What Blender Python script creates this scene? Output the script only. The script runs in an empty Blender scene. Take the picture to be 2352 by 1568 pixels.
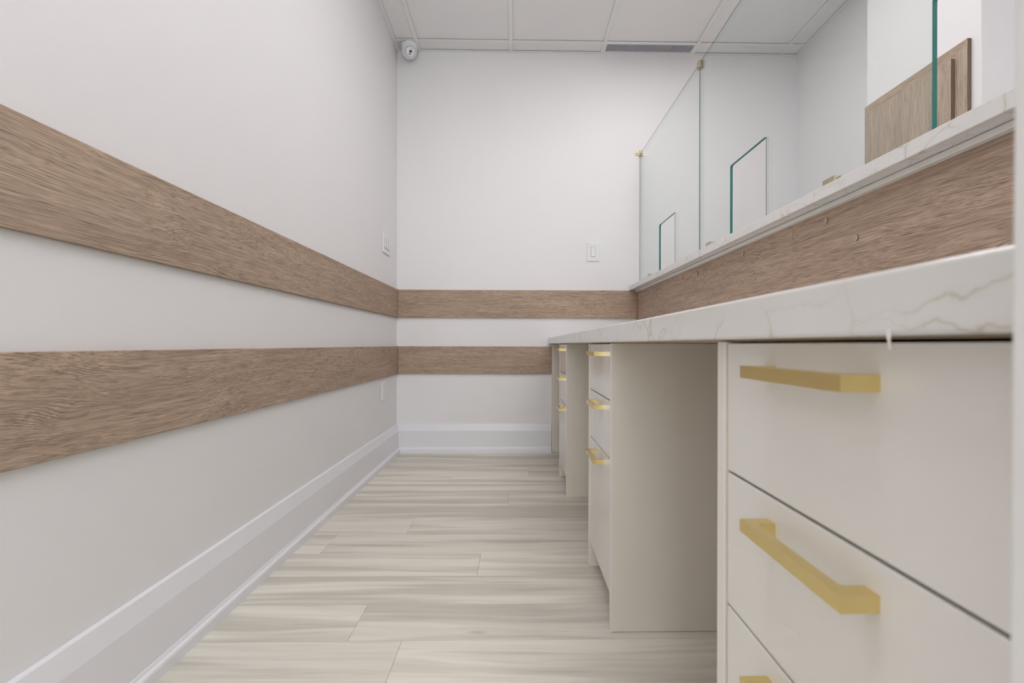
import bpy, bmesh, math, random
from mathutils import Vector, Matrix

random.seed(7)
sc = bpy.context.scene
COL = sc.collection

# ------------------------------------------------------------------ camera
CAM_H = 0.706
cam_d = bpy.data.cameras.new('camera')
cam = bpy.data.objects.new('camera', cam_d)
COL.objects.link(cam)
cam.location = (0, 0, CAM_H)
cam.rotation_mode = 'XYZ'
_yaw, _roll = 0.018, 0.0022
# look along +Y, turned a degree to the right, rolled a touch
cam.matrix_world = (Matrix.Translation((0, 0, CAM_H)) @ Matrix.Rotation(-_yaw, 4, 'Z')
                    @ Matrix.Rotation(math.pi / 2, 4, 'X') @ Matrix.Rotation(_roll, 4, 'Z'))
cam_d.sensor_width = 36.0
cam_d.sensor_fit = 'HORIZONTAL'
cam_d.lens = 36.0 * 1130 / 2352
cam_d.shift_x = -29 / 2352
cam_d.shift_y = 7 / 2352
cam_d.clip_start = 0.01
cam_d.dof.use_dof = True
cam_d.dof.focus_distance = 2.2
cam_d.dof.aperture_fstop = 7.5
sc.camera = cam

# ------------------------------------------------------------------ world, exposure
w = bpy.data.worlds.new('world'); sc.world = w; w.use_nodes = True
w.node_tree.nodes['Background'].inputs[0].default_value = (0.93, 0.97, 1.0, 1)     # even overcast daylight outside the added window
w.node_tree.nodes['Background'].inputs[1].default_value = 4.3
sc.view_settings.view_transform = 'Standard'
sc.view_settings.look = 'None'
sc.view_settings.exposure = 0.27
sc.view_settings.gamma = 1.0
sc.view_settings.use_curve_mapping = False
LED = 7.5            # radiance of the ceiling light diffusers
LED_COL = (1.0, 0.978, 0.992)
sc.cycles.max_bounces = 7
sc.cycles.diffuse_bounces = 4
sc.cycles.adaptive_threshold = 0.08
sc.cycles.adaptive_min_samples = 14

# ------------------------------------------------------------------ key dimensions (metres)
XL, XR, YB = -0.778, 1.860, 3.232           # left wall, right wall, back wall
YF = 0.145                                   # front wall (with the doorway)
ZC = 2.622                                   # ceiling
XW = 0.799                                   # knee wall timber face
YH = -2.40                                   # unseen rear wall that holds the added window
ROWS_Y = [YH, -1.762, -1.153, -0.543, 0.066, 0.676, 1.2855, 1.895, 2.5045, 3.1135, YB]
COLS_X = [XL, -0.632, -0.0345, 0.5635, 1.1575, 1.745, XR]
LIGHT_CELLS = [(2, 6), (1, 4), (3, 7), (4, 2), (2, 1)]

# ------------------------------------------------------------------ materials
def new_mat(name):
    m = bpy.data.materials.new(name); m.use_nodes = True
    nt = m.node_tree
    return m, nt, nt.nodes['Principled BSDF'], nt.nodes['Material Output']

def nd(nt, typ, **kw):
    n = nt.nodes.new(typ)
    for k, v in kw.items():
        if k.startswith('i_'):
            key = k[2:]
            key = int(key) if key.isdigit() else key.replace('_', ' ')
            n.inputs[key].default_value = v
        else:
            setattr(n, k, v)
    return n

def ln(nt, a, b):
    nt.links.new(a, b)

def math_n(nt, op, a, b=None, c=None, clamp=False):
    n = nt.nodes.new('ShaderNodeMath'); n.operation = op; n.use_clamp = clamp
    for i, v in enumerate((a, b, c)):
        if v is None: continue
        if isinstance(v, (int, float)): n.inputs[i].default_value = v
        else: nt.links.new(v, n.inputs[i])
    return n.outputs[0]

def vmath(nt, op, a, b):
    n = nt.nodes.new('ShaderNodeVectorMath'); n.operation = op
    for i, v in enumerate((a, b)):
        if isinstance(v, (tuple, list)): n.inputs[i].default_value = v
        else: nt.links.new(v, n.inputs[i])
    return n.outputs[0]

def mixc(nt, fac, a, b):
    n = nt.nodes.new('ShaderNodeMix'); n.data_type = 'RGBA'
    for key, v in ((0, fac), (6, a), (7, b)):
        if isinstance(v, (int, float)): n.inputs[key].default_value = v
        elif isinstance(v, (tuple, list)): n.inputs[key].default_value = (*v, 1)
        else: nt.links.new(v, n.inputs[key])
    return n.outputs[2]

def ramp(nt, fac, stops):
    n = nt.nodes.new('ShaderNodeValToRGB')
    e = n.color_ramp.elements
    while len(e) < len(stops): e.new(0.5)
    for el, (p, c) in zip(e, stops):
        el.position = p
        el.color = (c, c, c, 1) if isinstance(c, (int, float)) else (*c, 1)
    nt.links.new(fac, n.inputs[0])
    return n.outputs[0]

def noise(nt, vec, scale=1.0, detail=2.0, rough=0.5, dist=0.0):
    n = nd(nt, 'ShaderNodeTexNoise')
    n.inputs['Scale'].default_value = scale
    n.inputs['Detail'].default_value = detail
    n.inputs['Roughness'].default_value = rough
    n.inputs['Distortion'].default_value = dist
    nt.links.new(vec, n.inputs['Vector'])
    return n.outputs[0]

def bump(nt, bsdf, h, strength, dist=0.001):
    b = nd(nt, 'ShaderNodeBump'); b.inputs['Strength'].default_value = strength
    b.inputs['Distance'].default_value = dist
    nt.links.new(h, b.inputs['Height']); nt.links.new(b.outputs[0], bsdf.inputs['Normal'])

def paint(name, col, rough=0.55, tex=180.0, bs=0.12, var=0.02, spec=0.5):
    m, nt, b, o = new_mat(name)
    tc = nd(nt, 'ShaderNodeTexCoord').outputs['Object']
    n = noise(nt, tc, 2.3, 1)
    c0 = tuple(x * (1 - var) for x in col); c1 = tuple(min(1, x * (1 + var)) for x in col)
    ln(nt, mixc(nt, n, c0, c1), b.inputs['Base Color'])
    b.inputs['Roughness'].default_value = rough
    b.inputs['Specular IOR Level'].default_value = spec
    if bs > 0.04: bump(nt, b, noise(nt, tc, tex, 0), bs, 0.0008)
    return m

def swizzled(nt, axis, along, across, base=None):
    """object coords shifted per object, stretched along one axis"""
    s = [across] * 3
    s['xyz'.index(axis)] = along
    return vmath(nt, 'MULTIPLY', base, tuple(s))

def base_coords(nt, shift=9.0):
    tc = nd(nt, 'ShaderNodeTexCoord').outputs['Object']
    r = nd(nt, 'ShaderNodeObjectInfo').outputs['Random']
    off = math_n(nt, 'MULTIPLY', r, shift)
    cb = nd(nt, 'ShaderNodeCombineXYZ')
    for i in range(3): ln(nt, off, cb.inputs[i])
    return vmath(nt, 'ADD', tc, cb.outputs[0]), r

def oak(name, axis, light, mid, dark, M=72.0, K=1650.0, bs=0.6, knots=1.0):
    """oak board: contour-line grain that bends round knots, fine pores that follow it"""
    m, nt, b, o = new_mat(name)
    P, r = base_coords(nt)
    n0 = noise(nt, swizzled(nt, axis, 1.5, 7.0, P), 1.0, 1.5, 0.45)
    n1 = noise(nt, swizzled(nt, axis, 8.0, 45.0, P), 1.0, 2.0, 0.5)
    ac = [i for i in range(3) if i != 'xyz'.index(axis)]
    shift = math_n(nt, 'MULTIPLY', math_n(nt, 'SUBTRACT', n0, 0.5), M * 6.2832 / 4 / K)
    shift = math_n(nt, 'ADD', shift, math_n(nt, 'MULTIPLY', n1, 0.0032))
    kd = None
    if knots > 0:
        vo = nd(nt, 'ShaderNodeTexVoronoi'); vo.feature = 'F1'; vo.inputs['Scale'].default_value = 1.0
        ln(nt, swizzled(nt, axis, 3.4, 11.0, P), vo.inputs['Vector'])
        sel = nd(nt, 'ShaderNodeSeparateColor'); ln(nt, vo.outputs['Color'], sel.inputs[0])
        on = ramp(nt, sel.outputs[0], [(0.45, 0.0), (0.55, 1.0)])
        near = math_n(nt, 'SUBTRACT', 1.0, math_n(nt, 'DIVIDE', vo.outputs['Distance'], 0.36), clamp=True)
        kd = math_n(nt, 'MULTIPLY', math_n(nt, 'MULTIPLY', near, near), on)
        shift = math_n(nt, 'ADD', shift, math_n(nt, 'MULTIPLY', kd, 0.017 * knots))
    cb = nd(nt, 'ShaderNodeCombineXYZ')
    for i in ac: ln(nt, shift, cb.inputs[i])
    PW = vmath(nt, 'ADD', P, cb.outputs[0])
    sx = nd(nt, 'ShaderNodeSeparateXYZ'); ln(nt, PW, sx.inputs[0])
    v = math_n(nt, 'ADD', sx.outputs[ac[0]], sx.outputs[ac[1]])
    ringw = math_n(nt, 'MULTIPLY_ADD', math_n(nt, 'SINE', math_n(nt, 'MULTIPLY', v, K)), 0.5, 0.5)
    pores = noise(nt, swizzled(nt, axis, 13.0, 820.0, PW), 1.0, 1.5, 0.6)
    streak = noise(nt, swizzled(nt, axis, 3.4, 230.0, PW), 1.0, 3.0, 0.62)
    broad = noise(nt, swizzled(nt, axis, 1.6, 14.0, PW), 1.0, 2.0, 0.5)
    mask = ramp(nt, noise(nt, swizzled(nt, axis, 2.8, 48.0, PW), 1.0, 2.0, 0.5), [(0.38, 0.0), (0.60, 1.0)])
    c = mixc(nt, ramp(nt, streak, [(0.33, 0.0), (0.66, 1.0)]), mid, light)
    c = mixc(nt, math_n(nt, 'MULTIPLY', ramp(nt, broad, [(0.38, 0.0), (0.66, 1.0)]), 0.40), c, mid)
    line = math_n(nt, 'MULTIPLY', ramp(nt, ringw, [(0.62, 0.0), (0.97, 1.0)]), mask)
    c = mixc(nt, math_n(nt, 'MULTIPLY', line, 0.46), c, dark)
    pr = ramp(nt, pores, [(0.31, 1.0), (0.47, 0.0)])
    c = mixc(nt, math_n(nt, 'MULTIPLY', pr, 0.62), c, dark)
    hl = ramp(nt, pores, [(0.56, 0.0), (0.72, 1.0)])
    c = mixc(nt, math_n(nt, 'MULTIPLY', hl, 0.55), c, tuple(min(1, x * 1.30) for x in light))
    if kd is not None:
        c = mixc(nt, math_n(nt, 'MULTIPLY', ramp(nt, kd, [(0.62, 0.0), (0.86, 1.0)]), 0.35), c, dark)
    ln(nt, c, b.inputs['Base Color'])
    b.inputs['Roughness'].default_value = 0.60
    b.inputs['Specular IOR Level'].default_value = 0.35
    h = math_n(nt, 'SUBTRACT', math_n(nt, 'MULTIPLY', pores, 0.8), math_n(nt, 'MULTIPLY', line, 0.5))
    bump(nt, b, h, bs, 0.0014)
    return m

def floor_wood(name):
    m, nt, b, o = new_mat(name)
    P, r = base_coords(nt, 37.0)
    n0 = noise(nt, swizzled(nt, 'x', 1.1, 8.0, P), 1.0, 2.0, 0.5)
    wv = math_n(nt, 'MULTIPLY', math_n(nt, 'SUBTRACT', n0, 0.5), 0.10)
    cb = nd(nt, 'ShaderNodeCombineXYZ'); ln(nt, wv, cb.inputs[1])
    PW = vmath(nt, 'ADD', P, cb.outputs[0])
    broad = noise(nt, swizzled(nt, 'x', 0.85, 17.0, PW), 1.0, 3.0, 0.55)
    streak = noise(nt, swizzled(nt, 'x', 2.2, 60.0, PW), 1.0, 4.0, 0.6)
    fine = noise(nt, swizzled(nt, 'x', 6.0, 330.0, PW), 1.0, 2.0, 0.6)
    light, mid, grey, dark = (0.800, 0.762, 0.680), (0.690, 0.640, 0.550), (0.575, 0.540, 0.470), (0.27, 0.24, 0.195)
    c = mixc(nt, ramp(nt, broad, [(0.40, 0.0), (0.535, 1.0)]), grey, light)
    c = mixc(nt, math_n(nt, 'MULTIPLY', ramp(nt, streak, [(0.38, 1.0), (0.56, 0.0)]), 0.55), c, mid)
    c = mixc(nt, math_n(nt, 'MULTIPLY', ramp(nt, streak, [(0.27, 1.0), (0.36, 0.0)]), 0.5), c, dark)
    c = mixc(nt, math_n(nt, 'MULTIPLY', ramp(nt, fine, [(0.30, 1.0), (0.45, 0.0)]), 0.25), c, grey)
    # knots: a few dark spots with rings
    vo = nd(nt, 'ShaderNodeTexVoronoi'); vo.feature = 'F1'
    vo.inputs['Scale'].default_value = 1.0
    ln(nt, swizzled(nt, 'x', 1.6, 5.2, PW), vo.inputs['Vector'])
    kd = ramp(nt, vo.outputs['Distance'], [(0.015, 1.0), (0.06, 0.0)])
    c = mixc(nt, math_n(nt, 'MULTIPLY', kd, 0.6), c, dark)
    # each plank a little different in tone
    hs = nd(nt, 'ShaderNodeHueSaturation'); ln(nt, c, hs.inputs['Color'])
    ln(nt, math_n(nt, 'MULTIPLY_ADD', r, 0.14, 0.93), hs.inputs['Value'])
    ln(nt, hs.outputs[0], b.inputs['Base Color'])
    b.inputs['Roughness'].default_value = 0.42
    b.inputs['Specular IOR Level'].default_value = 0.4
    bump(nt, b, fine, 0.12, 0.0006)
    return m

def quartz(name):
    m, nt, b, o = new_mat(name)
    tc = nd(nt, 'ShaderNodeTexCoord').outputs['Object']
    wn = nd(nt, 'ShaderNodeTexNoise'); wn.inputs['Scale'].default_value = 14.0; wn.inputs['Detail'].default_value = 5.0
    ln(nt, tc, wn.inputs['Vector'])
    sub = vmath(nt, 'MULTIPLY', vmath(nt, 'SUBTRACT', wn.outputs['Color'], (0.5, 0.5, 0.5)), (0.075, 0.075, 0.075))
    P = vmath(nt, 'ADD', tc, sub)
    vo = nd(nt, 'ShaderNodeTexVoronoi'); vo.feature = 'DISTANCE_TO_EDGE'; vo.inputs['Scale'].default_value = 21.0
    ln(nt, vmath(nt, 'MULTIPLY', P, (1.0, 0.50, 1.05)), vo.inputs['Vector'])
    vein = ramp(nt, vo.outputs['Distance'], [(0.004, 1.0), (0.026, 0.0)])
    halo = ramp(nt, vo.outputs['Distance'], [(0.0, 1.0), (0.10, 0.0)])
    mask = ramp(nt, noise(nt, tc, 7.0, 2), [(0.40, 0.0), (0.56, 1.0)])
    cloud = noise(nt, tc, 5.0, 3)
    c = mixc(nt, cloud, (0.735, 0.725, 0.705), (0.80, 0.79, 0.77))
    c = mixc(nt, math_n(nt, 'MULTIPLY', math_n(nt, 'MULTIPLY', halo, mask), 0.14), c, (0.55, 0.50, 0.38))
    c = mixc(nt, math_n(nt, 'MULTIPLY', math_n(nt, 'MULTIPLY', vein, mask), 0.52), c, (0.50, 0.445, 0.31))
    ln(nt, c, b.inputs['Base Color'])
    b.inputs['Roughness'].default_value = 0.22
    return m

def metal(name, col, rough, brush=None):
    m, nt, b, o = new_mat(name)
    b.inputs['Metallic'].default_value = 1.0
    tc = nd(nt, 'ShaderNodeTexCoord').outputs['Object']
    n = noise(nt, vmath(nt, 'MULTIPLY', tc, brush or (60, 60, 60)), 1.0, 3.0, 0.6)
    ln(nt, mixc(nt, n, tuple(x * 0.97 for x in col), tuple(min(1, x * 1.03) for x in col)), b.inputs['Base Color'])
    ln(nt, math_n(nt, 'MULTIPLY_ADD', n, 0.06, rough - 0.03), b.inputs['Roughness'])
    return m

def glass_mat(name, tint):
    """thin architectural glass: clear transmission, Schlick mirror, same from both sides"""
    m, nt, b, o = new_mat(name)
    nt.nodes.remove(b)
    tr = nd(nt, 'ShaderNodeBsdfTransparent'); tr.inputs[0].default_value = (*tint, 1)
    gl = nd(nt, 'ShaderNodeBsdfGlossy'); gl.inputs['Roughness'].default_value = 0.0
    gl.inputs[0].default_value = (0.96, 0.98, 0.97, 1)
    lw = nd(nt, 'ShaderNodeLayerWeight'); lw.inputs[0].default_value = 0.5
    p5 = math_n(nt, 'POWER', lw.outputs['Facing'], 5.0)
    f = math_n(nt, 'MULTIPLY_ADD', p5, 0.9, 0.03)
    mx = nd(nt, 'ShaderNodeMixShader')
    ln(nt, f, mx.inputs[0]); ln(nt, tr.outputs[0], mx.inputs[1]); ln(nt, gl.outputs[0], mx.inputs[2])
    ln(nt, mx.outputs[0], o.inputs[0])
    return m

def emit(name, col, s):
    m, nt, b, o = new_mat(name)
    nt.nodes.remove(b)
    e = nd(nt, 'ShaderNodeEmission'); e.inputs[0].default_value = (*col, 1); e.inputs[1].default_value = s
    ln(nt, e.outputs[0], o.inputs[0])
    return m

OAK = dict(light=(0.590, 0.450, 0.340), mid=(0.405, 0.288, 0.212), dark=(0.105, 0.073, 0.054))
M = {}
M['wall'] = paint('wall paint', (0.860, 0.838, 0.845), 0.50, 240, 0.10, 0.012)
M['trim'] = paint('trim paint', (0.855, 0.845, 0.880), 0.30, 90, 0.03, 0.008)
M['jamb'] = paint('door jamb paint', (0.760, 0.750, 0.735), 0.40, 90, 0.03, 0.008)
M['tile'] = paint('ceiling tile', (0.880, 0.865, 0.862), 0.9, 420, 0.35, 0.02, 0.2)
M['tee'] = paint('grid enamel', (0.860, 0.860, 0.845), 0.45, 60, 0.02, 0.01)
M['plenum'] = paint('dark plenum', (0.05, 0.05, 0.048), 0.9, 40, 0.1)
M['subfloor'] = paint('dark subfloor', (0.16, 0.14, 0.11), 0.9, 40, 0.1)
M['cab'] = paint('greige laminate', (0.815, 0.795, 0.755), 0.22, 150, 0.05, 0.01)
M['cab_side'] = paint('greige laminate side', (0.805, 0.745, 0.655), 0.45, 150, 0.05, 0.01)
M['edge'] = paint('laminate edge band', (0.835, 0.805, 0.765), 0.40, 150, 0.03, 0.01)
M['gap'] = paint('dark carcass interior', (0.10, 0.085, 0.07), 0.8, 60, 0.05)
M['ply'] = paint('plywood edge', (0.48, 0.37, 0.25), 0.8, 300, 0.3, 0.15)
M['plastic'] = paint('white plastic', (0.840, 0.840, 0.860), 0.22, 60, 0.01, 0.005)
M['slot'] = paint('dark recess', (0.07, 0.065, 0.06), 0.6, 60, 0.02)
M['lens'] = paint('black lens', (0.012, 0.013, 0.012), 0.08, 60, 0.0)
M['sensor'] = paint('brown sensor window', (0.22, 0.16, 0.10), 0.2, 60, 0.0)
M['grey'] = paint('grey plastic', (0.50, 0.50, 0.52), 0.4, 60, 0.0)
M['vane'] = paint('grey egg-crate plastic', (0.60, 0.60, 0.65), 0.5, 60, 0.0)
M['duct'] = paint('dim duct lining', (0.20, 0.20, 0.22), 0.8, 60, 0.0)
M['tape'] = paint('translucent white tape', (0.82, 0.81, 0.80), 0.5, 60, 0.02)
M['oak_x'] = oak('weathered oak x', 'x', **OAK)
M['oak_y'] = oak('weathered oak y', 'y', **OAK)
M['oak_z'] = oak('weathered oak z', 'z', (0.56, 0.45, 0.355), (0.42, 0.325, 0.25), (0.15, 0.105, 0.08), M=25.0, K=900.0, bs=0.3, knots=0)
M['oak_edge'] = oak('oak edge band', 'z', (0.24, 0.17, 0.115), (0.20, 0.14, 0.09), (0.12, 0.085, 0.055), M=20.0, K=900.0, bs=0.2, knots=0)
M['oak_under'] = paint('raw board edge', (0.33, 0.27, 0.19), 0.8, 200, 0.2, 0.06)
M['cap'] = paint('oak screw cap', (0.50, 0.385, 0.29), 0.6, 900, 0.3, 0.08)
M['capside'] = paint('cap rim', (0.10, 0.07, 0.05), 0.7, 60, 0.0)
M['floor'] = floor_wood('pale oak plank')
M['quartz'] = quartz('white quartz')
M['brass'] = metal('brushed brass', (0.84, 0.675, 0.310), 0.31, (1400, 60, 1400))
M['clip'] = metal('pale brass clip', (0.52, 0.45, 0.29), 0.30)
M['alu'] = metal('grey aluminium', (0.42, 0.42, 0.46), 0.5)
M['glass'] = glass_mat('clear glass', (0.950, 0.972, 0.965))
M['glass_edge'] = paint('green glass edge', (0.004, 0.165, 0.145), 0.12, 40, 0.0, 0.15)
def edge_clear(name):
    m, nt, b, o = new_mat(name)
    tr = nd(nt, 'ShaderNodeBsdfTransparent'); tr.inputs[0].default_value = (0.9, 0.94, 0.93, 1)
    b.inputs['Base Color'].default_value = (0.10, 0.135, 0.135, 1); b.inputs['Roughness'].default_value = 0.1
    mx = nd(nt, 'ShaderNodeMixShader'); mx.inputs[0].default_value = 0.10
    ln(nt, tr.outputs[0], mx.inputs[1]); ln(nt, b.outputs[0], mx.inputs[2]); ln(nt, mx.outputs[0], o.inputs[0])
    return m
M['arris'] = paint('ground glass arris', (0.09, 0.115, 0.115), 0.25, 40, 0.0, 0.05)
M['glass_edge2'] = edge_clear('polished glass edge seen through the pane')
M['led'] = emit('led diffuser', LED_COL, LED)

# ------------------------------------------------------------------ object helpers
def wloc(o):
    v = Vector(o.location)
    p = o.parent
    while p is not None:
        v += Vector(p.location); p = p.parent
    return v

def link(name, me, mat, parent=None, loc=(0, 0, 0)):
    o = bpy.data.objects.new(name, me)
    COL.objects.link(o)
    for mm in (mat if isinstance(mat, (list, tuple)) else [mat]):
        me.materials.append(mm)
    v = Vector(loc)
    if parent is not None:
        o.parent = parent
        v = v - wloc(parent)
    o.location = v
    return o

def bm_box(bm, x0, x1, y0, y1, z0, z1, bev=0.0, seg=1, mi=0):
    r = bmesh.ops.create_cube(bm, size=1.0)
    vs = r['verts']
    for v in vs:
        v.co.x = x0 + (v.co.x + 0.5) * (x1 - x0)
        v.co.y = y0 + (v.co.y + 0.5) * (y1 - y0)
        v.co.z = z0 + (v.co.z + 0.5) * (z1 - z0)
    fs = {f for v in vs for f in v.link_faces}
    for f in fs: f.material_index = mi
    if bev > 0:
        es = list({e for v in vs for e in v.link_edges})
        bmesh.ops.bevel(bm, geom=es, offset=bev, segments=seg, profile=0.5, affect='EDGES')
    return fs

def to_mesh(name, bm, smooth=False):
    bmesh.ops.recalc_face_normals(bm, faces=bm.faces[:])
    me = bpy.data.meshes.new(name)
    bm.to_mesh(me); bm.free()
    if smooth:
        for p in me.polygons: p.use_smooth = True
    return me

def box(name, x0, x1, y0, y1, z0, z1, mat, parent=None, bev=0.0, seg=1, smooth=False):
    """one box; its origin at the middle of its underside"""
    cx, cy = (x0 + x1) / 2, (y0 + y1) / 2
    bm = bmesh.new()
    bm_box(bm, x0 - cx, x1 - cx, y0 - cy, y1 - cy, 0, z1 - z0, bev, seg)
    return link(name, to_mesh(name, bm, smooth), mat, parent, (cx, cy, z0))

def boxes(name, lst, mat, parent=None, bev=0.0, seg=1):
    """several boxes that form ONE part"""
    x0, y0, z0 = lst[0][0], lst[0][2], lst[0][4]
    bm = bmesh.new()
    for (a, b, c, d, e, f) in lst:
        bm_box(bm, a - x0, b - x0, c - y0, d - y0, e - z0, f - z0, bev, seg)
    return link(name, to_mesh(name, bm), mat, parent, (x0, y0, z0))

def empty(name, loc):
    o = bpy.data.objects.new(name, None); COL.objects.link(o)
    o.location = loc; o.empty_display_size = 0.05
    return o

def tag(o, label=None, cat=None, group=None, kind=None):
    if label: o['label'] = label
    if cat: o['category'] = cat
    if group: o['group'] = group
    if kind: o['kind'] = kind
    return o

def struct(o, label, cat=None):
    return tag(o, label, cat, kind='structure')

def copy_tree(o, parent, d=Vector((0, 0, 0))):
    c = o.copy(); COL.objects.link(c); c.parent = parent
    if parent is None: c.location = Vector(o.location) + d
    for ch in list(o.children): copy_tree(ch, c)
    return c

def profile_extrude(name, pts, a0, a1, axis, mat, parent=None, origin=(0, 0, 0), smooth=False):
    """closed 2D profile (u, z) swept along 'x' or 'y'; u is the other horizontal axis"""
    bm = bmesh.new()
    rows = []
    for a in (a0, a1):
        rows.append([bm.verts.new(((a, u, z) if axis == 'x' else (u, a, z))) for u, z in pts])
    n = len(pts)
    for i in range(n):
        j = (i + 1) % n
        bm.faces.new((rows[0][i], rows[0][j], rows[1][j], rows[1][i]))
    bm.faces.new(rows[0]); bm.faces.new(rows[1][::-1])
    for v in bm.verts: v.co -= Vector(origin)
    return link(name, to_mesh(name, bm, smooth), mat, parent, origin)

def lathe(name, prof, mat, parent, loc, seg=40, smooth=True, rot=None):
    """profile [(r, z)] about Z"""
    bm = bmesh.new()
    rings = []
    for r, z in prof:
        if r < 1e-6: rings.append([bm.verts.new((0, 0, z))])
        else: rings.append([bm.verts.new((r * math.cos(2 * math.pi * k / seg), r * math.sin(2 * math.pi * k / seg), z)) for k in range(seg)])
    for a, b in zip(rings, rings[1:]):
        for k in range(seg):
            k2 = (k + 1) % seg
            if len(a) == 1 and len(b) == 1: continue
            if len(a) == 1: bm.faces.new((a[0], b[k], b[k2]))
            elif len(b) == 1: bm.faces.new((a[k], a[k2], b[0]))
            else: bm.faces.new((a[k], a[k2], b[k2], b[k]))
    o = link(name, to_mesh(name, bm, smooth), mat, parent, loc)
    if rot is not None:
        o.rotation_mode = 'QUATERNION'; o.rotation_quaternion = rot
    return o

# ================================================================== STRUCTURE
T = 0.10
struct(box('wall_left', XL - T, XL, YH - T, YB + T, -0.03, ZC + 0.10, M['wall']), 'white painted wall left of the aisle')
struct(box('wall_back', XL, XR, YB, YB + T, -0.03, ZC + 0.10, M['wall']), 'white painted wall at the far end of the aisle')
struct(box('wall_right', XR, XR + T, YH - T, YB + T, -0.03, ZC + 0.10, M['wall']), 'white wall beyond the glass screen')
# unseen rear wall; its window is added to brighten faces turned to the camera
WX0, WX1, WZ0, WZ1 = -0.70, 0.62, 0.16, 2.40
struct(boxes('wall_rear', [(XL, XR, YH - T, YH, -0.03, WZ0), (XL, XR, YH - T, YH, WZ1, ZC + 0.10), (XL, WX0, YH - T, YH, WZ0, WZ1), (WX1, XR, YH - T, YH, WZ0, WZ1)], M['wall']),
       'wall behind the photographer with the added window opening')
wn = boxes('fill_window_1', [(WX0, WX1, YH - 0.07, YH - 0.02, WZ0, WZ0 + 0.04), (WX0, WX1, YH - 0.07, YH - 0.02, WZ1 - 0.04, WZ1), (WX0, WX0 + 0.04, YH - 0.07, YH - 0.02, WZ0 + 0.04, WZ1 - 0.04),
                        (WX1 - 0.04, WX1, YH - 0.07, YH - 0.02, WZ0 + 0.04, WZ1 - 0.04), (-0.06, -0.02, YH - 0.07, YH - 0.02, WZ0 + 0.04, WZ1 - 0.04)], M['alu'])
struct(wn, 'wide unseen window added behind the photographer as fill light')
box('glazing', WX0 + 0.041, -0.061, YH - 0.048, YH - 0.042, WZ0 + 0.041, WZ1 - 0.041, M['glass'], wn)
box('glazing', -0.019, WX1 - 0.041, YH - 0.048, YH - 0.042, WZ0 + 0.041, WZ1 - 0.041, M['glass'], wn)
pl = bpy.data.lights.new('fill window portal', 'AREA'); pl.shape = 'RECTANGLE'; pl.size = WX1 - WX0; pl.size_y = WZ1 - WZ0; pl.cycles.is_portal = True
po = bpy.data.objects.new('fill_window_portal', pl); COL.objects.link(po)
po.location = ((WX0 + WX1) / 2, YH - 0.09, (WZ0 + WZ1) / 2); po.rotation_euler = (math.pi / 2, 0, 0)
# return wall at the near end of the worktop, just beside the camera
struct(box('wall_front', 0.178, 0.93, 0.02, YF, -0.03, ZC - 0.002, M['wall']), 'white return wall at the near end of the worktop')
jb = boxes('trim_1', [(0.1576, 0.1628, 0.006, 0.158, 0.0, 2.5)], M['jamb'], bev=0.0012, seg=2)
struct(jb, 'pale painted door jamb at the right edge, very close and blurred')
jb.rotation_euler = (0, 0.006, 0)          # the board stands slightly out of plumb
struct(box('trim_3', 0.179, 0.2115, YF + 0.0005, 0.158, 0.0, 2.5, M['jamb'], bev=0.0015), 'pale casing strip beside the door jamb')
# column on the right wall
struct(box('wall_column', 1.716, XR, 1.786, 2.378, 0.0, ZC - 0.001, M['wall'], bev=0.002), 'bright white column in front of the right wall, behind the glass')
# knee wall that carries the ledge
struct(box('wall_knee', 0.812, 0.915, 0.147, YB - 0.001, 0.0, 1.0625, M['wall']), 'low white wall behind the worktop that carries the ledge')

# ------------------------------------------------------------------ floor of single planks
fl = struct(box('floor', XL, XR, YH, YB, -0.03, -0.004, M['subfloor']), 'pale oak plank floor')
PW_, GAP, PL = 0.1642, 0.0010, 1.22
joints = {0: -0.399, 2: -0.1165, 3: -0.659, 4: -0.408, 6: -0.031, 8: -0.341, 9: 0.072, 11: -0.237, 1: 0.42, 5: 0.36, 7: 0.40, 10: 0.36, -1: 0.95}
Y0S = 1.1775
k0 = int(math.floor((YH - Y0S) / PW_)); k1 = int(math.ceil((YB - Y0S) / PW_))
pmesh = {}
for k in range(k0, k1):
    ya, yb = max(Y0S + k * PW_, YH), min(Y0S + (k + 1) * PW_, YB)
    if yb - ya < 0.01: continue
    j = joints.get(k, random.uniform(-0.6, 0.6))
    xs = [XL]
    e = j - PL * 3
    while e < XR:
        if e > XL + 0.02 and e < XR - 0.02: xs.append(e)
        e += PL
    xs.append(XR)
    for xa, xb in zip(xs, xs[1:]):
        key = (round(xb - xa, 3), round(yb - ya, 3))
        cx, cy = (xa + xb) / 2, (ya + yb) / 2
        if key not in pmesh:
            bm = bmesh.new()
            hx, hy = (xb - xa - 0.0005) / 2, (yb - ya - GAP) / 2
            bm_box(bm, -hx, hx, -hy, hy, 0, 0.004, 0.0006, 1)
            pmesh[key] = to_mesh('plank', bm)
            pmesh[key].materials.append(M['floor'])
        o = bpy.data.objects.new('plank', pmesh[key]); COL.objects.link(o)
        o.parent = fl
        o.location = Vector((cx, cy, -0.004)) - Vector(fl.location)

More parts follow.
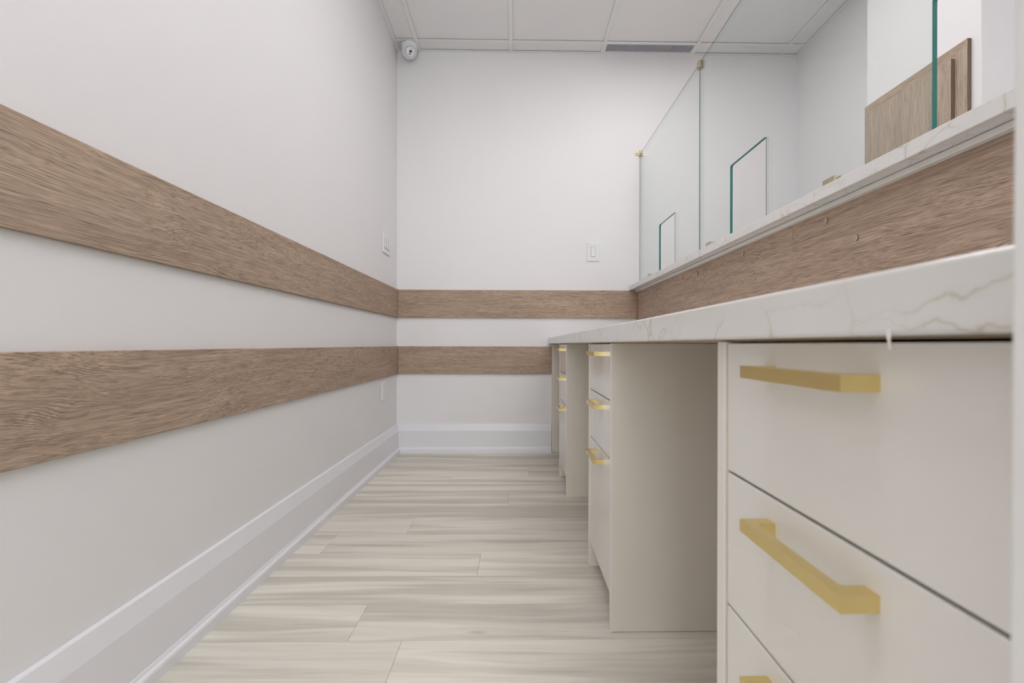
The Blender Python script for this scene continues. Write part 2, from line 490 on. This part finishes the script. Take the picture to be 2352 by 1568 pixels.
# ------------------------------------------------------------------ ceiling: deck, tiles, tees, wall angle
ce = struct(box('ceiling', XL, XR, YH, YB, ZC + 0.06, ZC + 0.10, M['plenum']), 'white suspended tile ceiling')
TZ = ZC + 0.0050
VENT = (3, len(ROWS_Y) - 2)
for ci in range(len(COLS_X) - 1):
    for ri in range(len(ROWS_Y) - 1):
        if (ci, ri) in LIGHT_CELLS or (ci, ri) == VENT: continue
        box('ceiling_tile', COLS_X[ci] + 0.003, COLS_X[ci + 1] - 0.003, ROWS_Y[ri] + 0.003, ROWS_Y[ri + 1] - 0.003, TZ, TZ + 0.014, M['tile'], ce, bev=0.0015)
TW = 0.012
for x in COLS_X[1:-1]:
    boxes('main_tee', [(x - TW, x + TW, ROWS_Y[0] + 0.001, YB - 0.001, ZC, ZC + 0.0016), (x - 0.002, x + 0.002, ROWS_Y[0] + 0.001, YB - 0.001, ZC + 0.001, ZC + 0.035)], M['tee'], ce)
for y in ROWS_Y[1:-1]:
    for xa, xb in zip(COLS_X, COLS_X[1:]):
        boxes('cross_tee', [(xa + TW + 0.0004, xb - TW - 0.0004, y - TW, y + TW, ZC + 0.0002, ZC + 0.0016), (xa + TW, xb - TW, y - 0.002, y + 0.002, ZC + 0.001, ZC + 0.03)], M['tee'], ce)
AW = 0.020
for nm, (xa, xb, ya, yb) in (('a', (XL + 0.0005, XL + AW, ROWS_Y[0], YB - 0.0005)), ('b', (XR - AW, XR - 0.0005, ROWS_Y[0], YB - 0.0005)),
                             ('c', (XL + AW, XR - AW, YB - AW, YB - 0.0005)), ('d', (XL + AW, XR - AW, ROWS_Y[0], ROWS_Y[0] + AW))):
    box('wall_angle', xa, xb, ya, yb, ZC - 0.0006, ZC + 0.001, M['tee'], ce)

# ------------------------------------------------------------------ baseboards with shoe moulding
def base_profile(sgn, wall):
    f = lambda t: wall + sgn * t
    return [(f(0.0005), 0.0), (f(0.019), 0.0), (f(0.019), 0.1425), (f(0.0105), 0.1800), (f(0.0095), 0.1845), (f(0.007), 0.1875), (f(0.0005), 0.1875)]
def shoe_profile(sgn, wall):
    f = lambda t: wall + sgn * t
    return [(f(0.0192), 0.0), (f(0.030), 0.0), (f(0.030), 0.023), (f(0.0285), 0.0275), (f(0.0255), 0.0300), (f(0.0235), 0.0315), (f(0.0220), 0.0360), (f(0.0205), 0.0385), (f(0.0192), 0.0385)]
bl = profile_extrude('baseboard_left', base_profile(1, XL), YH + 0.002, YB - 0.0005, 'y', M['trim'], origin=(XL, 1.5, 0))
struct(bl, 'tall white baseboard along the left wall')
profile_extrude('shoe_moulding', shoe_profile(1, XL), YH + 0.002, YB - 0.018, 'y', M['trim'], bl, origin=(XL, 1.5, 0))
bb = profile_extrude('baseboard_back', base_profile(-1, YB), XL + 0.012, 0.2335, 'x', M['trim'], origin=(-0.3, YB, 0))
struct(bb, 'tall white baseboard along the back wall')
profile_extrude('shoe_moulding', shoe_profile(-1, YB), XL + 0.018, 0.2335, 'x', M['trim'], bb, origin=(-0.3, YB, 0))

# ================================================================== TIMBER BANDS ON THE WALLS
ZU0, ZU1, ZL0, ZL1 = 0.8800, 1.0622, 0.5130, 0.6930
BT = 0.0115
def band(name, x0, x1, y0, y1, z0, z1, mat, label):
    o = box(name, x0, x1, y0, y1, z0, z1, mat, bev=0.0010)
    me = o.data
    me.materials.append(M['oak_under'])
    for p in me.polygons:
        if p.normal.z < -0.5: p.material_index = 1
    tag(o, label, 'wall panel')
    return o
band('wood_wall_board', XL + 0.0005, XL + BT, YF + 0.003, YB - 0.0008, ZU0, ZU1, M['oak_y'], 'long brown oak board, upper of the two on the left wall')
band('wood_wall_board', XL + 0.0005, XL + BT, YF + 0.003, YB - 0.0008, ZL0, ZL1, M['oak_y'], 'long brown oak board, lower of the two on the left wall')
band('wood_wall_board', XL + BT + 0.0006, XW - 0.0008, YB - BT, YB - 0.0005, ZU0, ZU1, M['oak_x'], 'brown oak board on the back wall, running up to the worktop backsplash')
band('wood_wall_board', XL + BT + 0.0006, 0.2340, YB - BT, YB - 0.0005, ZL0, ZL1, M['oak_x'], 'brown oak board on the back wall, lower one ending at the desk panel')

# ================================================================== WORKTOP, BACKSPLASH, LEDGE
ZT0, ZT1, XE = 0.7116, 0.7497, 0.2128
ct = empty('countertop', (XE, 1.7, ZT0))
tag(ct, 'long white quartz worktop with tan veins over the drawer cabinets', 'countertop')
box('slab', XE, XW - 0.001, 0.160, YB - 0.0008, ZT0, ZT1, M['quartz'], ct, bev=0.0030, seg=3)
tag(box('substrate', XE + 0.030, XW - 0.012, 0.170, YB - 0.020, ZT0 - 0.0016, ZT0 - 0.0001, M['ply'], ct), 'raw plywood strip under the stone')

sp = empty('wood_backsplash', (XW, 1.7, ZT1))
tag(sp, 'brown oak backsplash boards between worktop and ledge with screw caps', 'backsplash')
for ya, yb in ((2.3138, YB - 0.0125), (1.4085, 2.3132), (0.149, 1.4079)):
    box('board', XW, XW + 0.012, ya, yb, ZT1 - 0.03, 1.0622, M['oak_y'], sp, bev=0.0004)
capr = Matrix.Rotation(-math.pi / 2, 4, 'Y').to_quaternion()
cap_prof = [(0.0, 0.0024), (0.0078, 0.0024), (0.0082, 0.0020), (0.0082, -0.002)]
cap0 = None
for y, z in ((1.2528, 1.0262), (1.1409, 0.9582), (1.7162, 1.0278), (2.1516, 1.0201), (2.3434, 1.0249), (2.7899, 1.0228)):
    if cap0 is None:
        cap0 = lathe('screw_cap', cap_prof, M['oak_edge'], sp, (XW, y, z), 20, True, capr)
        cap0.data.materials[0] = M['cap']; cap0.data.materials.append(M['capside'])
        for p in cap0.data.polygons:
            p.use_smooth = False
            if abs(p.normal.z) < 0.5: p.material_index = 1
    else:
        c = cap0.copy(); COL.objects.link(c); c.parent = sp
        c.location = Vector((XW, y, z)) - Vector(sp.location)

tag(box('service_ledge', 0.747, 1.045, 0.1475, YB - 0.0008, 1.0637, 1.0938, M['quartz'], bev=0.0016, seg=2),
    'raised narrow white quartz ledge under the glass screens', 'ledge')
struct(box('trim_2', 0.784, XW + 0.004, 0.148, YB - 0.014, 1.0510, 1.0628, M['cab'], bev=0.001), 'thin pale strip under the front of the ledge')

# ================================================================== DRAWER CABINETS
XC, XD = 0.235, 0.238
def build_handle(parent, y0, y1, zc):
    """square bar pull: one continuous bracket with rounded feet"""
    h, xo, xb = 0.0058, 0.2114, 0.2212
    ft = 0.0145
    h0 = (XD, (y0 + y1) / 2, zc)
    bm = bmesh.new()
    # outline in plan (x, y): outer bar, inner return with a small radius
    def arc(cx, cy, r, a0, a1, n=5):
        return [(cx + r * math.cos(math.radians(a0 + (a1 - a0) * i / n)), cy + r * math.sin(math.radians(a0 + (a1 - a0) * i / n))) for i in range(n + 1)]
    r = 0.0042
    pts = [(xo, y0), (XD, y0), (XD, y0 + ft)]
    pts += arc(xb + r, y0 + ft + r, r, 270, 180)
    pts += arc(xb + r, y1 - ft - r, r, 180, 90)
    pts += [(XD, y1 - ft), (XD, y1), (xo, y1)]
    lo = [bm.verts.new((x - h0[0], y - h0[1], -h)) for x, y in pts]
    hi = [bm.verts.new((x - h0[0], y - h0[1], h)) for x, y in pts]
    n = len(pts)
    for i in range(n):
        j = (i + 1) % n
        bm.faces.new((lo[i], lo[j], hi[j], hi[i]))
    bm.faces.new(lo[::-1]); bm.faces.new(hi)
    es = [e for e in bm.edges if e.calc_face_angle(0) > 1.0]
    bmesh.ops.bevel(bm, geom=es, offset=0.0007, segments=2, profile=0.5, affect='EDGES')
    me = to_mesh('handle', bm)
    o = link('handle', me, M['brass'], parent, h0)
    tag(o, 'brushed brass square bar pull')
    return o

CW = 0.378
def build_cabinet(y1, label):
    y0 = y1 - CW
    root = empty('drawer_cabinet', (XC, (y0 + y1) / 2, 0.0))
    tag(root, label, 'cabinet', 'drawer cabinets under the worktop')
    pt = 0.020
    for ya, yb in ((y0, y0 + pt), (y1 - pt, y1)):
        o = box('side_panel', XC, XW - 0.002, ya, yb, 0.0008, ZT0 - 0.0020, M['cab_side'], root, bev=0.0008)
        o.data.materials.append(M['edge'])
        for p in o.data.polygons:
            if p.normal.x < -0.7: p.material_index = 1
    box('carcass', XD + 0.021, XW - 0.004, y0 + pt + 0.0004, y1 - pt - 0.0004, 0.078, ZT0 - 0.004, M['gap'], root)
    box('toe_board', XD + 0.075, XD + 0.090, y0 + pt + 0.0004, y1 - pt - 0.0004, 0.0008, 0.0775, M['cab'], root)
    g = 0.0014
    for za, zb in ((0.5665, 0.7078), (0.4180, 0.5635), (0.0800, 0.4150)):
        d = box('drawer', XD, XD + 0.0195, y0 + pt + g, y1 - pt - g, za, zb, M['cab'], root, bev=0.0008)
        build_handle(d, (y0 + y1) / 2 + 0.0085 - 0.0718, (y0 + y1) / 2 + 0.0085 + 0.0718, zb - 0.0268)
    return root
cab_near = build_cabinet(0.569, 'nearest greige drawer cabinet with three brass pulls, cut off by the right edge')
cab_mid = copy_tree(cab_near, None, Vector((0, 1.5817 - 0.569, 0)))
cab_mid['label'] = 'middle greige drawer cabinet, between the two knee spaces'
cab_far = copy_tree(cab_near, None, Vector((0, 2.648 - 0.569, 0)))
cab_far['label'] = 'farthest greige drawer cabinet, small, next to the back wall'

tag(box('support_panel', 0.2355, XW - 0.003, YB - 0.0195, YB - 0.0006, 0.0008, ZT0 - 0.0022, M['cab_side'], bev=0.0008),
    'greige support panel on the back wall under the worktop end', 'panel')

# small strip of tape left hanging from the worktop edge
bm = bmesh.new()
tp = [(0.0017, 0.7150), (0.0019, 0.7122), (0.0012, 0.7100), (0.0009, 0.7065), (0.0007, 0.7035)]
rows = []
for i, (hw, z) in enumerate(tp):
    xo = -0.0005 - 0.0004 * (i == 2)
    rows.append([bm.verts.new((xo + dx, s_ * hw - 0.00015 * i, z - ZT0)) for s_, dx in ((-1, 0), (1, 0), (1, 0.0004), (-1, 0.0004))])
for a, b in zip(rows, rows[1:]):
    for k in range(4): bm.faces.new((a[k], a[(k + 1) % 4], b[(k + 1) % 4], b[k]))
bm.faces.new(rows[0]); bm.faces.new(rows[-1][::-1])
tag(link('tape_strip', to_mesh('tape_strip', bm), M['tape'], None, (XE, 0.2764, ZT0)), 'tiny white scrap of tape hanging off the worktop edge above the nearest drawer', 'tape')

# ================================================================== GLASS SCREENS
XG = 0.820
GT = 0.005
ZG0, ZG1, ZCUT = 1.0960, 1.9610, 1.3880
def glass_pane(parent, y0, y1, cuts):
    bm = bmesh.new()
    pts = [(y0, ZG0)]
    r = 0.010
    for c0, c1 in cuts:
        pts.append((c0, ZG0))
        for i in range(6):
            a = math.radians(180 - 90 * i / 5)
            pts.append((c0 + r + r * math.cos(a), ZCUT - r + r * math.sin(a)))
        for i in range(6):
            a = math.radians(90 - 90 * i / 5)
            pts.append((c1 - r + r * math.cos(a), ZCUT - r + r * math.sin(a)))
        pts.append((c1, ZG0))
    pts += [(y1, ZG0), (y1, ZG1), (y0, ZG1)]
    org = Vector((XG, (y0 + y1) / 2, ZG0))
    A = [bm.verts.new(Vector((XG - GT, y, z)) - org) for y, z in pts]
    B = [bm.verts.new(Vector((XG + GT, y, z)) - org) for y, z in pts]
    C = [bm.verts.new(Vector((XG - GT + 0.0022, y, z)) - org) for y, z in pts]
    n = len(pts)
    fa = bm.faces.new(A); fb = bm.faces.new(B[::-1])
    for i in range(n):
        j = (i + 1) % n
        my, mz = (pts[i][0] + pts[j][0]) / 2, (pts[i][1] + pts[j][1]) / 2
        far_side = any(c0 - 0.001 <= my <= c0 + 0.012 for c0, c1 in cuts) and mz < ZCUT - 0.001
        cut_edge = ZG0 + 0.05 < mz < ZG1 - 0.05 and y0 + 0.01 < my < y1 - 0.01
        if cut_edge and not far_side:
            f = bm.faces.new((A[i], B[i], B[j], A[j])); f.material_index = 1
        else:       # ground arris along the near corner, the rest of the edge clear
            f = bm.faces.new((A[i], C[i], C[j], A[j])); f.material_index = 3
            f = bm.faces.new((C[i], B[i], B[j], C[j])); f.material_index = 2
    bmesh.ops.recalc_face_normals(bm, faces=bm.faces[:])
    bmesh.ops.triangulate(bm, faces=[fa, fb])
    me = bpy.data.meshes.new('pane'); bm.to_mesh(me); bm.free()
    return link('pane', me, [M['glass'], M['glass_edge'], M['glass_edge2'], M['arris']], parent, org)

def screw(parent, loc, toward_x):
    q = Matrix.Rotation(math.pi / 2 * toward_x, 4, 'Y').to_quaternion()
    return lathe('screw', [(0.0, 0.0012), (0.0035, 0.0010), (0.0042, 0.0), (0.0042, -0.001)], M['alu'], parent, loc, 14, True, q)

def base_clamp(parent, y):
    L, zt = 0.024, 1.1385
    c = boxes('glass_clamp', [(XG - 0.0115, XG - 0.0056, y - L, y + L, 1.0942, zt), (XG + 0.0056, XG + 0.0115, y - L, y + L, 1.0942, zt),
                              (XG - 0.0115, XG + 0.0115, y - L, y + L, 1.0942, 1.0958)], M['clip'], parent, bev=0.0005)
    tag(c, 'pale brass clamp holding the glass on the ledge')
    screw(c, (XG + 0.0115, y, 1.118), 1)
    return c

g1 = empty('glass_screen', (XG, 2.70, 1.0938))
tag(g1, 'far clear glass screen meeting the back wall, one small cutout', 'glass screen', 'glass screens on the ledge')
glass_pane(g1, 2.1760, YB - 0.0025, [(2.5131, 2.7878)])
base_clamp(g1, 2.988)
wc = boxes('wall_clamp', [(0.7840, 0.8150, YB - 0.0045, YB - 0.0004, 1.9540, 1.9790), (XG - 0.0100, XG - 0.0052, YB - 0.022, YB - 0.0004, 1.9480, 1.9820),
                          (XG + 0.0052, XG + 0.0100, YB - 0.022, YB - 0.0004, 1.9480, 1.9820), (XG - 0.0100, XG + 0.0100, YB - 0.022, YB - 0.0004, 1.9612, 1.9650)], M['clip'], g1, bev=0.0005)
tag(wc, 'brass clip fixing the glass to the back wall')
lathe('screw', [(0.0, 0.0014), (0.0045, 0.0012), (0.0052, 0.0), (0.0052, -0.001)], M['alu'], wc, (0.7985, YB - 0.0045, 1.965), 14, True, Matrix.Rotation(math.pi / 2, 4, 'X').to_quaternion())
g2 = empty('glass_screen', (XG, 1.20, 1.0938))
tag(g2, 'long near clear glass screen with two service cutouts and green edges', 'glass screen', 'glass screens on the ledge')
glass_pane(g2, 0.230, 2.1720, [(0.680, 0.9500), (1.5909, 1.8599)])
base_clamp(g2, 2.062); base_clamp(g2, 1.261); base_clamp(g2, 0.340)
sy = 2.174
jc = boxes('joint_clamp', [(XG - 0.0110, XG - 0.0058, sy - 0.015, sy + 0.015, 1.9330, 1.9640), (XG + 0.0058, XG + 0.0110, sy - 0.015, sy + 0.015, 1.9330, 1.9640),
                           (XG - 0.0110, XG + 0.0110, sy - 0.015, sy + 0.015, 1.9640, 1.9680)], M['clip'], g2, bev=0.0006)
tag(jc, 'pale brass clip over the joint of the two glass screens')
for dy in (-0.007, 0.007): screw(jc, (XG - 0.0110, sy + dy, 1.950), -1)

# ================================================================== OAK PANEL ON THE COLUMN
XB = 1.7155
wp = empty('oak_panel', (XB, 2.1, 1.0))
tag(wp, 'framed oak panel with a raised middle board on the white column', 'wood panel')
PZ0, PZ1 = 0.95, 1.8650
y_n, y_f = 1.8246, 2.3700
bt = 0.0155
SW, RW = 0.075, 0.060
def prism(name, poly, x0, x1, mat, parent):
    bm = bmesh.new()
    org = Vector((x1, poly[0][0], poly[0][1]))
    a = [bm.verts.new(Vector((x0, y, z)) - org) for y, z in poly]
    b = [bm.verts.new(Vector((x1, y, z)) - org) for y, z in poly]
    n = len(poly)
    bm.faces.new(a); bm.faces.new(b[::-1])
    for i in range(n):
        j = (i + 1) % n
        bm.faces.new((a[i], b[i], b[j], a[j]))
    return link(name, to_mesh(name, bm), mat, parent, org)
prism('top_rail', [(y_n, PZ1), (y_f, PZ1), (y_f - RW, PZ1 - RW), (y_n + SW, PZ1 - RW)], XB - bt, XB - 0.0003, M['oak_y'], wp)
prism('stile', [(y_n, PZ1), (y_n + SW, PZ1 - RW), (y_n + SW, PZ0), (y_n, PZ0)], XB - bt, XB - 0.0003, M['oak_z'], wp)
prism('stile', [(y_f, PZ1), (y_f - RW, PZ1 - RW), (y_f - RW, PZ0), (y_f, PZ0)], XB - bt, XB - 0.0003, M['oak_z'], wp)
box('raised_board', XB - bt - 0.0165, XB - bt, 1.8770, 2.335, PZ0, 1.8170, M['oak_z'], wp, bev=0.0005)
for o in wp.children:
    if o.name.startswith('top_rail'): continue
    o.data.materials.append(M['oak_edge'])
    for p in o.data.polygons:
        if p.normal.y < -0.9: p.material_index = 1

# ================================================================== SWITCHES, OUTLET
def plate_local(name, wdt, hgt, label, cat, items, loc, rotz):
    """cover plate built facing -Y, items = rockers [(u0,u1,v0,v1)]"""
    root = empty(name, loc); root.rotation_euler = (0, 0, rotz)
    tag(root, label, cat)
    bm = bmesh.new(); bm_box(bm, -wdt / 2, wdt / 2, -0.0065, -0.0006, -hgt / 2, hgt / 2, 0.0016, 2)
    p = bpy.data.objects.new('cover_plate', to_mesh('cover_plate', bm)); COL.objects.link(p); p.parent = root
    p.data.materials.append(M['plastic'])
    for (u0, u1, v0, v1, kind) in items:
        bm = bmesh.new()
        if kind == 'rocker':
            bm_box(bm, u0 - 0.0012, u1 + 0.0012, -0.0068, -0.0060, v0 - 0.0014, v1 + 0.0012, 0, 1, 1)
            # rocker wedge: upper half pressed in, lower edge proud
            prof = [(-0.0060, v0), (-0.0108, v0), (-0.0085, (v0 + v1) / 2), (-0.0078, v1), (-0.0060, v1)]
            L = [bm.verts.new((u0, y, z)) for y, z in prof]; R = [bm.verts.new((u1, y, z)) for y, z in prof]
            n = len(prof)
            bm.faces.new(L); bm.faces.new(R[::-1])
            for i in range(n):
                j = (i + 1) % n; bm.faces.new((L[i], R[i], R[j], L[j]))
        else:
            bm_box(bm, u0, u1, -0.0085, -0.0060, v0, v1, 0.0008, 1, 0)
            for vc in (v0 + (v1 - v0) * 0.26, v0 + (v1 - v0) * 0.74):
                for du in (-0.006, 0.006): bm_box(bm, du - 0.001, du + 0.001, -0.0088, -0.0080, vc - 0.003, vc + 0.005, 0, 1, 1)
                bm_box(bm, -0.0018, 0.0018, -0.0088, -0.0080, vc - 0.010, vc - 0.0065, 0, 1, 1)
        o = bpy.data.objects.new('rocker' if kind == 'rocker' else 'receptacle', to_mesh('rocker', bm)); COL.objects.link(o); o.parent = root
        o.data.materials.append(M['plastic']); o.data.materials.append(M['slot'])
    return root
plate_local('light_switch', 0.082, 0.122, 'white single rocker light switch on the back wall', 'light switch', [(-0.0135, 0.0135, -0.031, 0.032, 'rocker')], (0.5080, YB, 1.3165), 0)
plate_local('light_switch', 0.162, 0.117, 'white three-gang light switch on the left wall above the oak board', 'light switch',
            [(-0.0135 + d, 0.0135 + d, -0.030, 0.031, 'rocker') for d in (-0.043, 0.0, 0.043)], (XL, 2.956, 1.3035), math.pi / 2)
plate_local('power_outlet', 0.074, 0.117, 'white power outlet on the left wall under the lower oak board', 'outlet', [(-0.0155, 0.0155, -0.033, 0.033, 'outlet')], (XL, 2.886, 0.4370), math.pi / 2)

# ================================================================== AIR GRILLE
vx0, vx1, vy0, vy1 = COLS_X[3] + TW, COLS_X[4] - TW, ROWS_Y[-2] + TW, YB - AW
av = empty('air_grille', ((vx0 + vx1) / 2, (vy0 + vy1) / 2, ZC))
tag(av, 'grey egg-crate air return grille in the ceiling by the back wall', 'vent')
fr = boxes('frame', [(vx0 + 0.0003, vx0 + 0.005, vy0, vy1, ZC + 0.0018, ZC + 0.02), (vx1 - 0.005, vx1 - 0.0003, vy0, vy1, ZC + 0.0018, ZC + 0.02),
                     (vx0 + 0.005, vx1 - 0.005, vy0 + 0.0003, vy0 + 0.006, ZC + 0.0018, ZC + 0.02), (vx0 + 0.005, vx1 - 0.005, vy1 - 0.004, vy1 - 0.0003, ZC + 0.0018, ZC + 0.02)], M['tee'], av)
van = []
p = 0.0127; th = 0.0028
x = vx0 + 0.005 + p
while x < vx1 - 0.006:
    van.append((x - th / 2, x + th / 2, vy0 + 0.006, vy1 - 0.004, ZC + 0.003, ZC + 0.0145)); x += p
y = vy0 + 0.006 + p * 0.8
while y < vy1 - 0.006:
    van.append((vx0 + 0.005, vx1 - 0.005, y - th / 2, y + th / 2, ZC + 0.003, ZC + 0.0145)); y += p
gr = boxes('egg_crate', van, M['vane'], av); gr['kind'] = 'stuff'
box('duct_back', vx0 - 0.005, vx1 + 0.005, vy0 - 0.005, vy1 + 0.010, ZC + 0.030, ZC + 0.034, M['duct'], av)

# ================================================================== SECURITY CAMERA
CX, CY = -0.6860, 3.160
sc_root = empty('security_camera', (CX, CY, ZC))
tag(sc_root, 'white turret security camera on the ceiling in the far left corner', 'security camera')
lathe('base', [(0.0, -0.0005), (0.0515, -0.0005), (0.0525, -0.004), (0.0520, -0.014), (0.0500, -0.017)], M['plastic'], sc_root, (CX, CY, ZC), 44)
hp = [(0.0498, -0.0165), (0.0500, -0.022), (0.0490, -0.040)]
for i in range(1, 13):
    a = math.radians(90 * i / 12); hp.append((0.0490 * math.cos(a) if i < 12 else 0.0, -0.040 - 0.050 * math.sin(a)))
lathe('housing', hp, M['plastic'], sc_root, (CX, CY, ZC), 44)
dirv = Vector((0.34, -0.80, -0.42)).normalized()
q = Vector((0, 0, 1)).rotation_difference(dirv)
ep = Vector((CX, CY, ZC - 0.047)) + dirv * 0.034
lathe('collar', [(0.0330, 0.0), (0.0345, 0.0075), (0.0335, 0.0100), (0.0315, 0.0085), (0.0310, 0.0)], M['plastic'], sc_root, ep, 36, True, q)
ey = lathe('eyeball', [(0.0300, -0.002), (0.0300, 0.010), (0.0285, 0.0135), (0.0255, 0.0155), (0.0, 0.0160)], M['plastic'], sc_root, ep + dirv * 0.001, 36, True, q)
def face_piece(name, u, v, wu, hv, mat):
    bm = bmesh.new(); bm_box(bm, u - wu / 2, u + wu / 2, v - hv / 2, v + hv / 2, 0.0145, 0.0172, 0.0006, 1)
    o = bpy.data.objects.new(name, to_mesh(name, bm)); COL.objects.link(o); o.parent = ey
    o.data.materials.append(mat); return o
# face axes: find in-plane direction pointing down in the world
upl = q.inverted() @ Vector((0, 0, 1))
ang = math.atan2(upl.y, upl.x)
for nm, u, v, a, b_, mt in (('lens_window', 0.000, 0.001, 0.015, 0.0145, 'lens'), ('sensor', 0.002, -0.0150, 0.0135, 0.0065, 'sensor'), ('led_ring', -0.002, 0.0155, 0.008, 0.006, 'grey')):
    o = face_piece(nm, u, v, a, b_, M[mt])
    o.rotation_euler = (0, 0, ang - math.pi / 2 + math.radians(-22))
lathe('set_screw', [(0.0, 0.001), (0.003, 0.0008), (0.0032, -0.002)], M['slot'], sc_root, (CX - 0.017, CY - 0.0500, ZC - 0.0075), 12, True, Vector((0, 0, 1)).rotation_difference(Vector((-0.32, -0.94, 0)).normalized()))

# ================================================================== CEILING LIGHT FIXTURES (above the frame)
def led_panel(x0, x1, y0, y1, z, label, cat='ceiling light'):
    r = empty('ceiling_light', ((x0 + x1) / 2, (y0 + y1) / 2, z)); tag(r, label, cat, 'flat ceiling lights')
    f = 0.012
    boxes('frame', [(x0, x0 + f, y0, y1, z, z + 0.010), (x1 - f, x1, y0, y1, z, z + 0.010), (x0 + f, x1 - f, y0, y0 + f, z, z + 0.010), (x0 + f, x1 - f, y1 - f, y1, z, z + 0.010)], M['tee'], r)
    d = box('diffuser', x0 + f, x1 - f, y0 + f, y1 - f, z + 0.003, z + 0.008, M['tee'], r)
    d.data.materials.append(M['led'])          # only the underside glows
    for p in d.data.polygons:
        if p.normal.z < -0.5: p.material_index = 1
for n, (ci, ri) in enumerate(LIGHT_CELLS):
    led_panel(COLS_X[ci] + TW, COLS_X[ci + 1] - TW, ROWS_Y[ri] + TW, ROWS_Y[ri + 1] - TW, ZC + 0.0017,
              ['square ceiling light above the middle of the worktop', 'square ceiling light above the aisle near the camera', 'square ceiling light above the ledge',
               'square ceiling light on the customer side behind the camera', 'square ceiling light between the camera and the added window'][n])
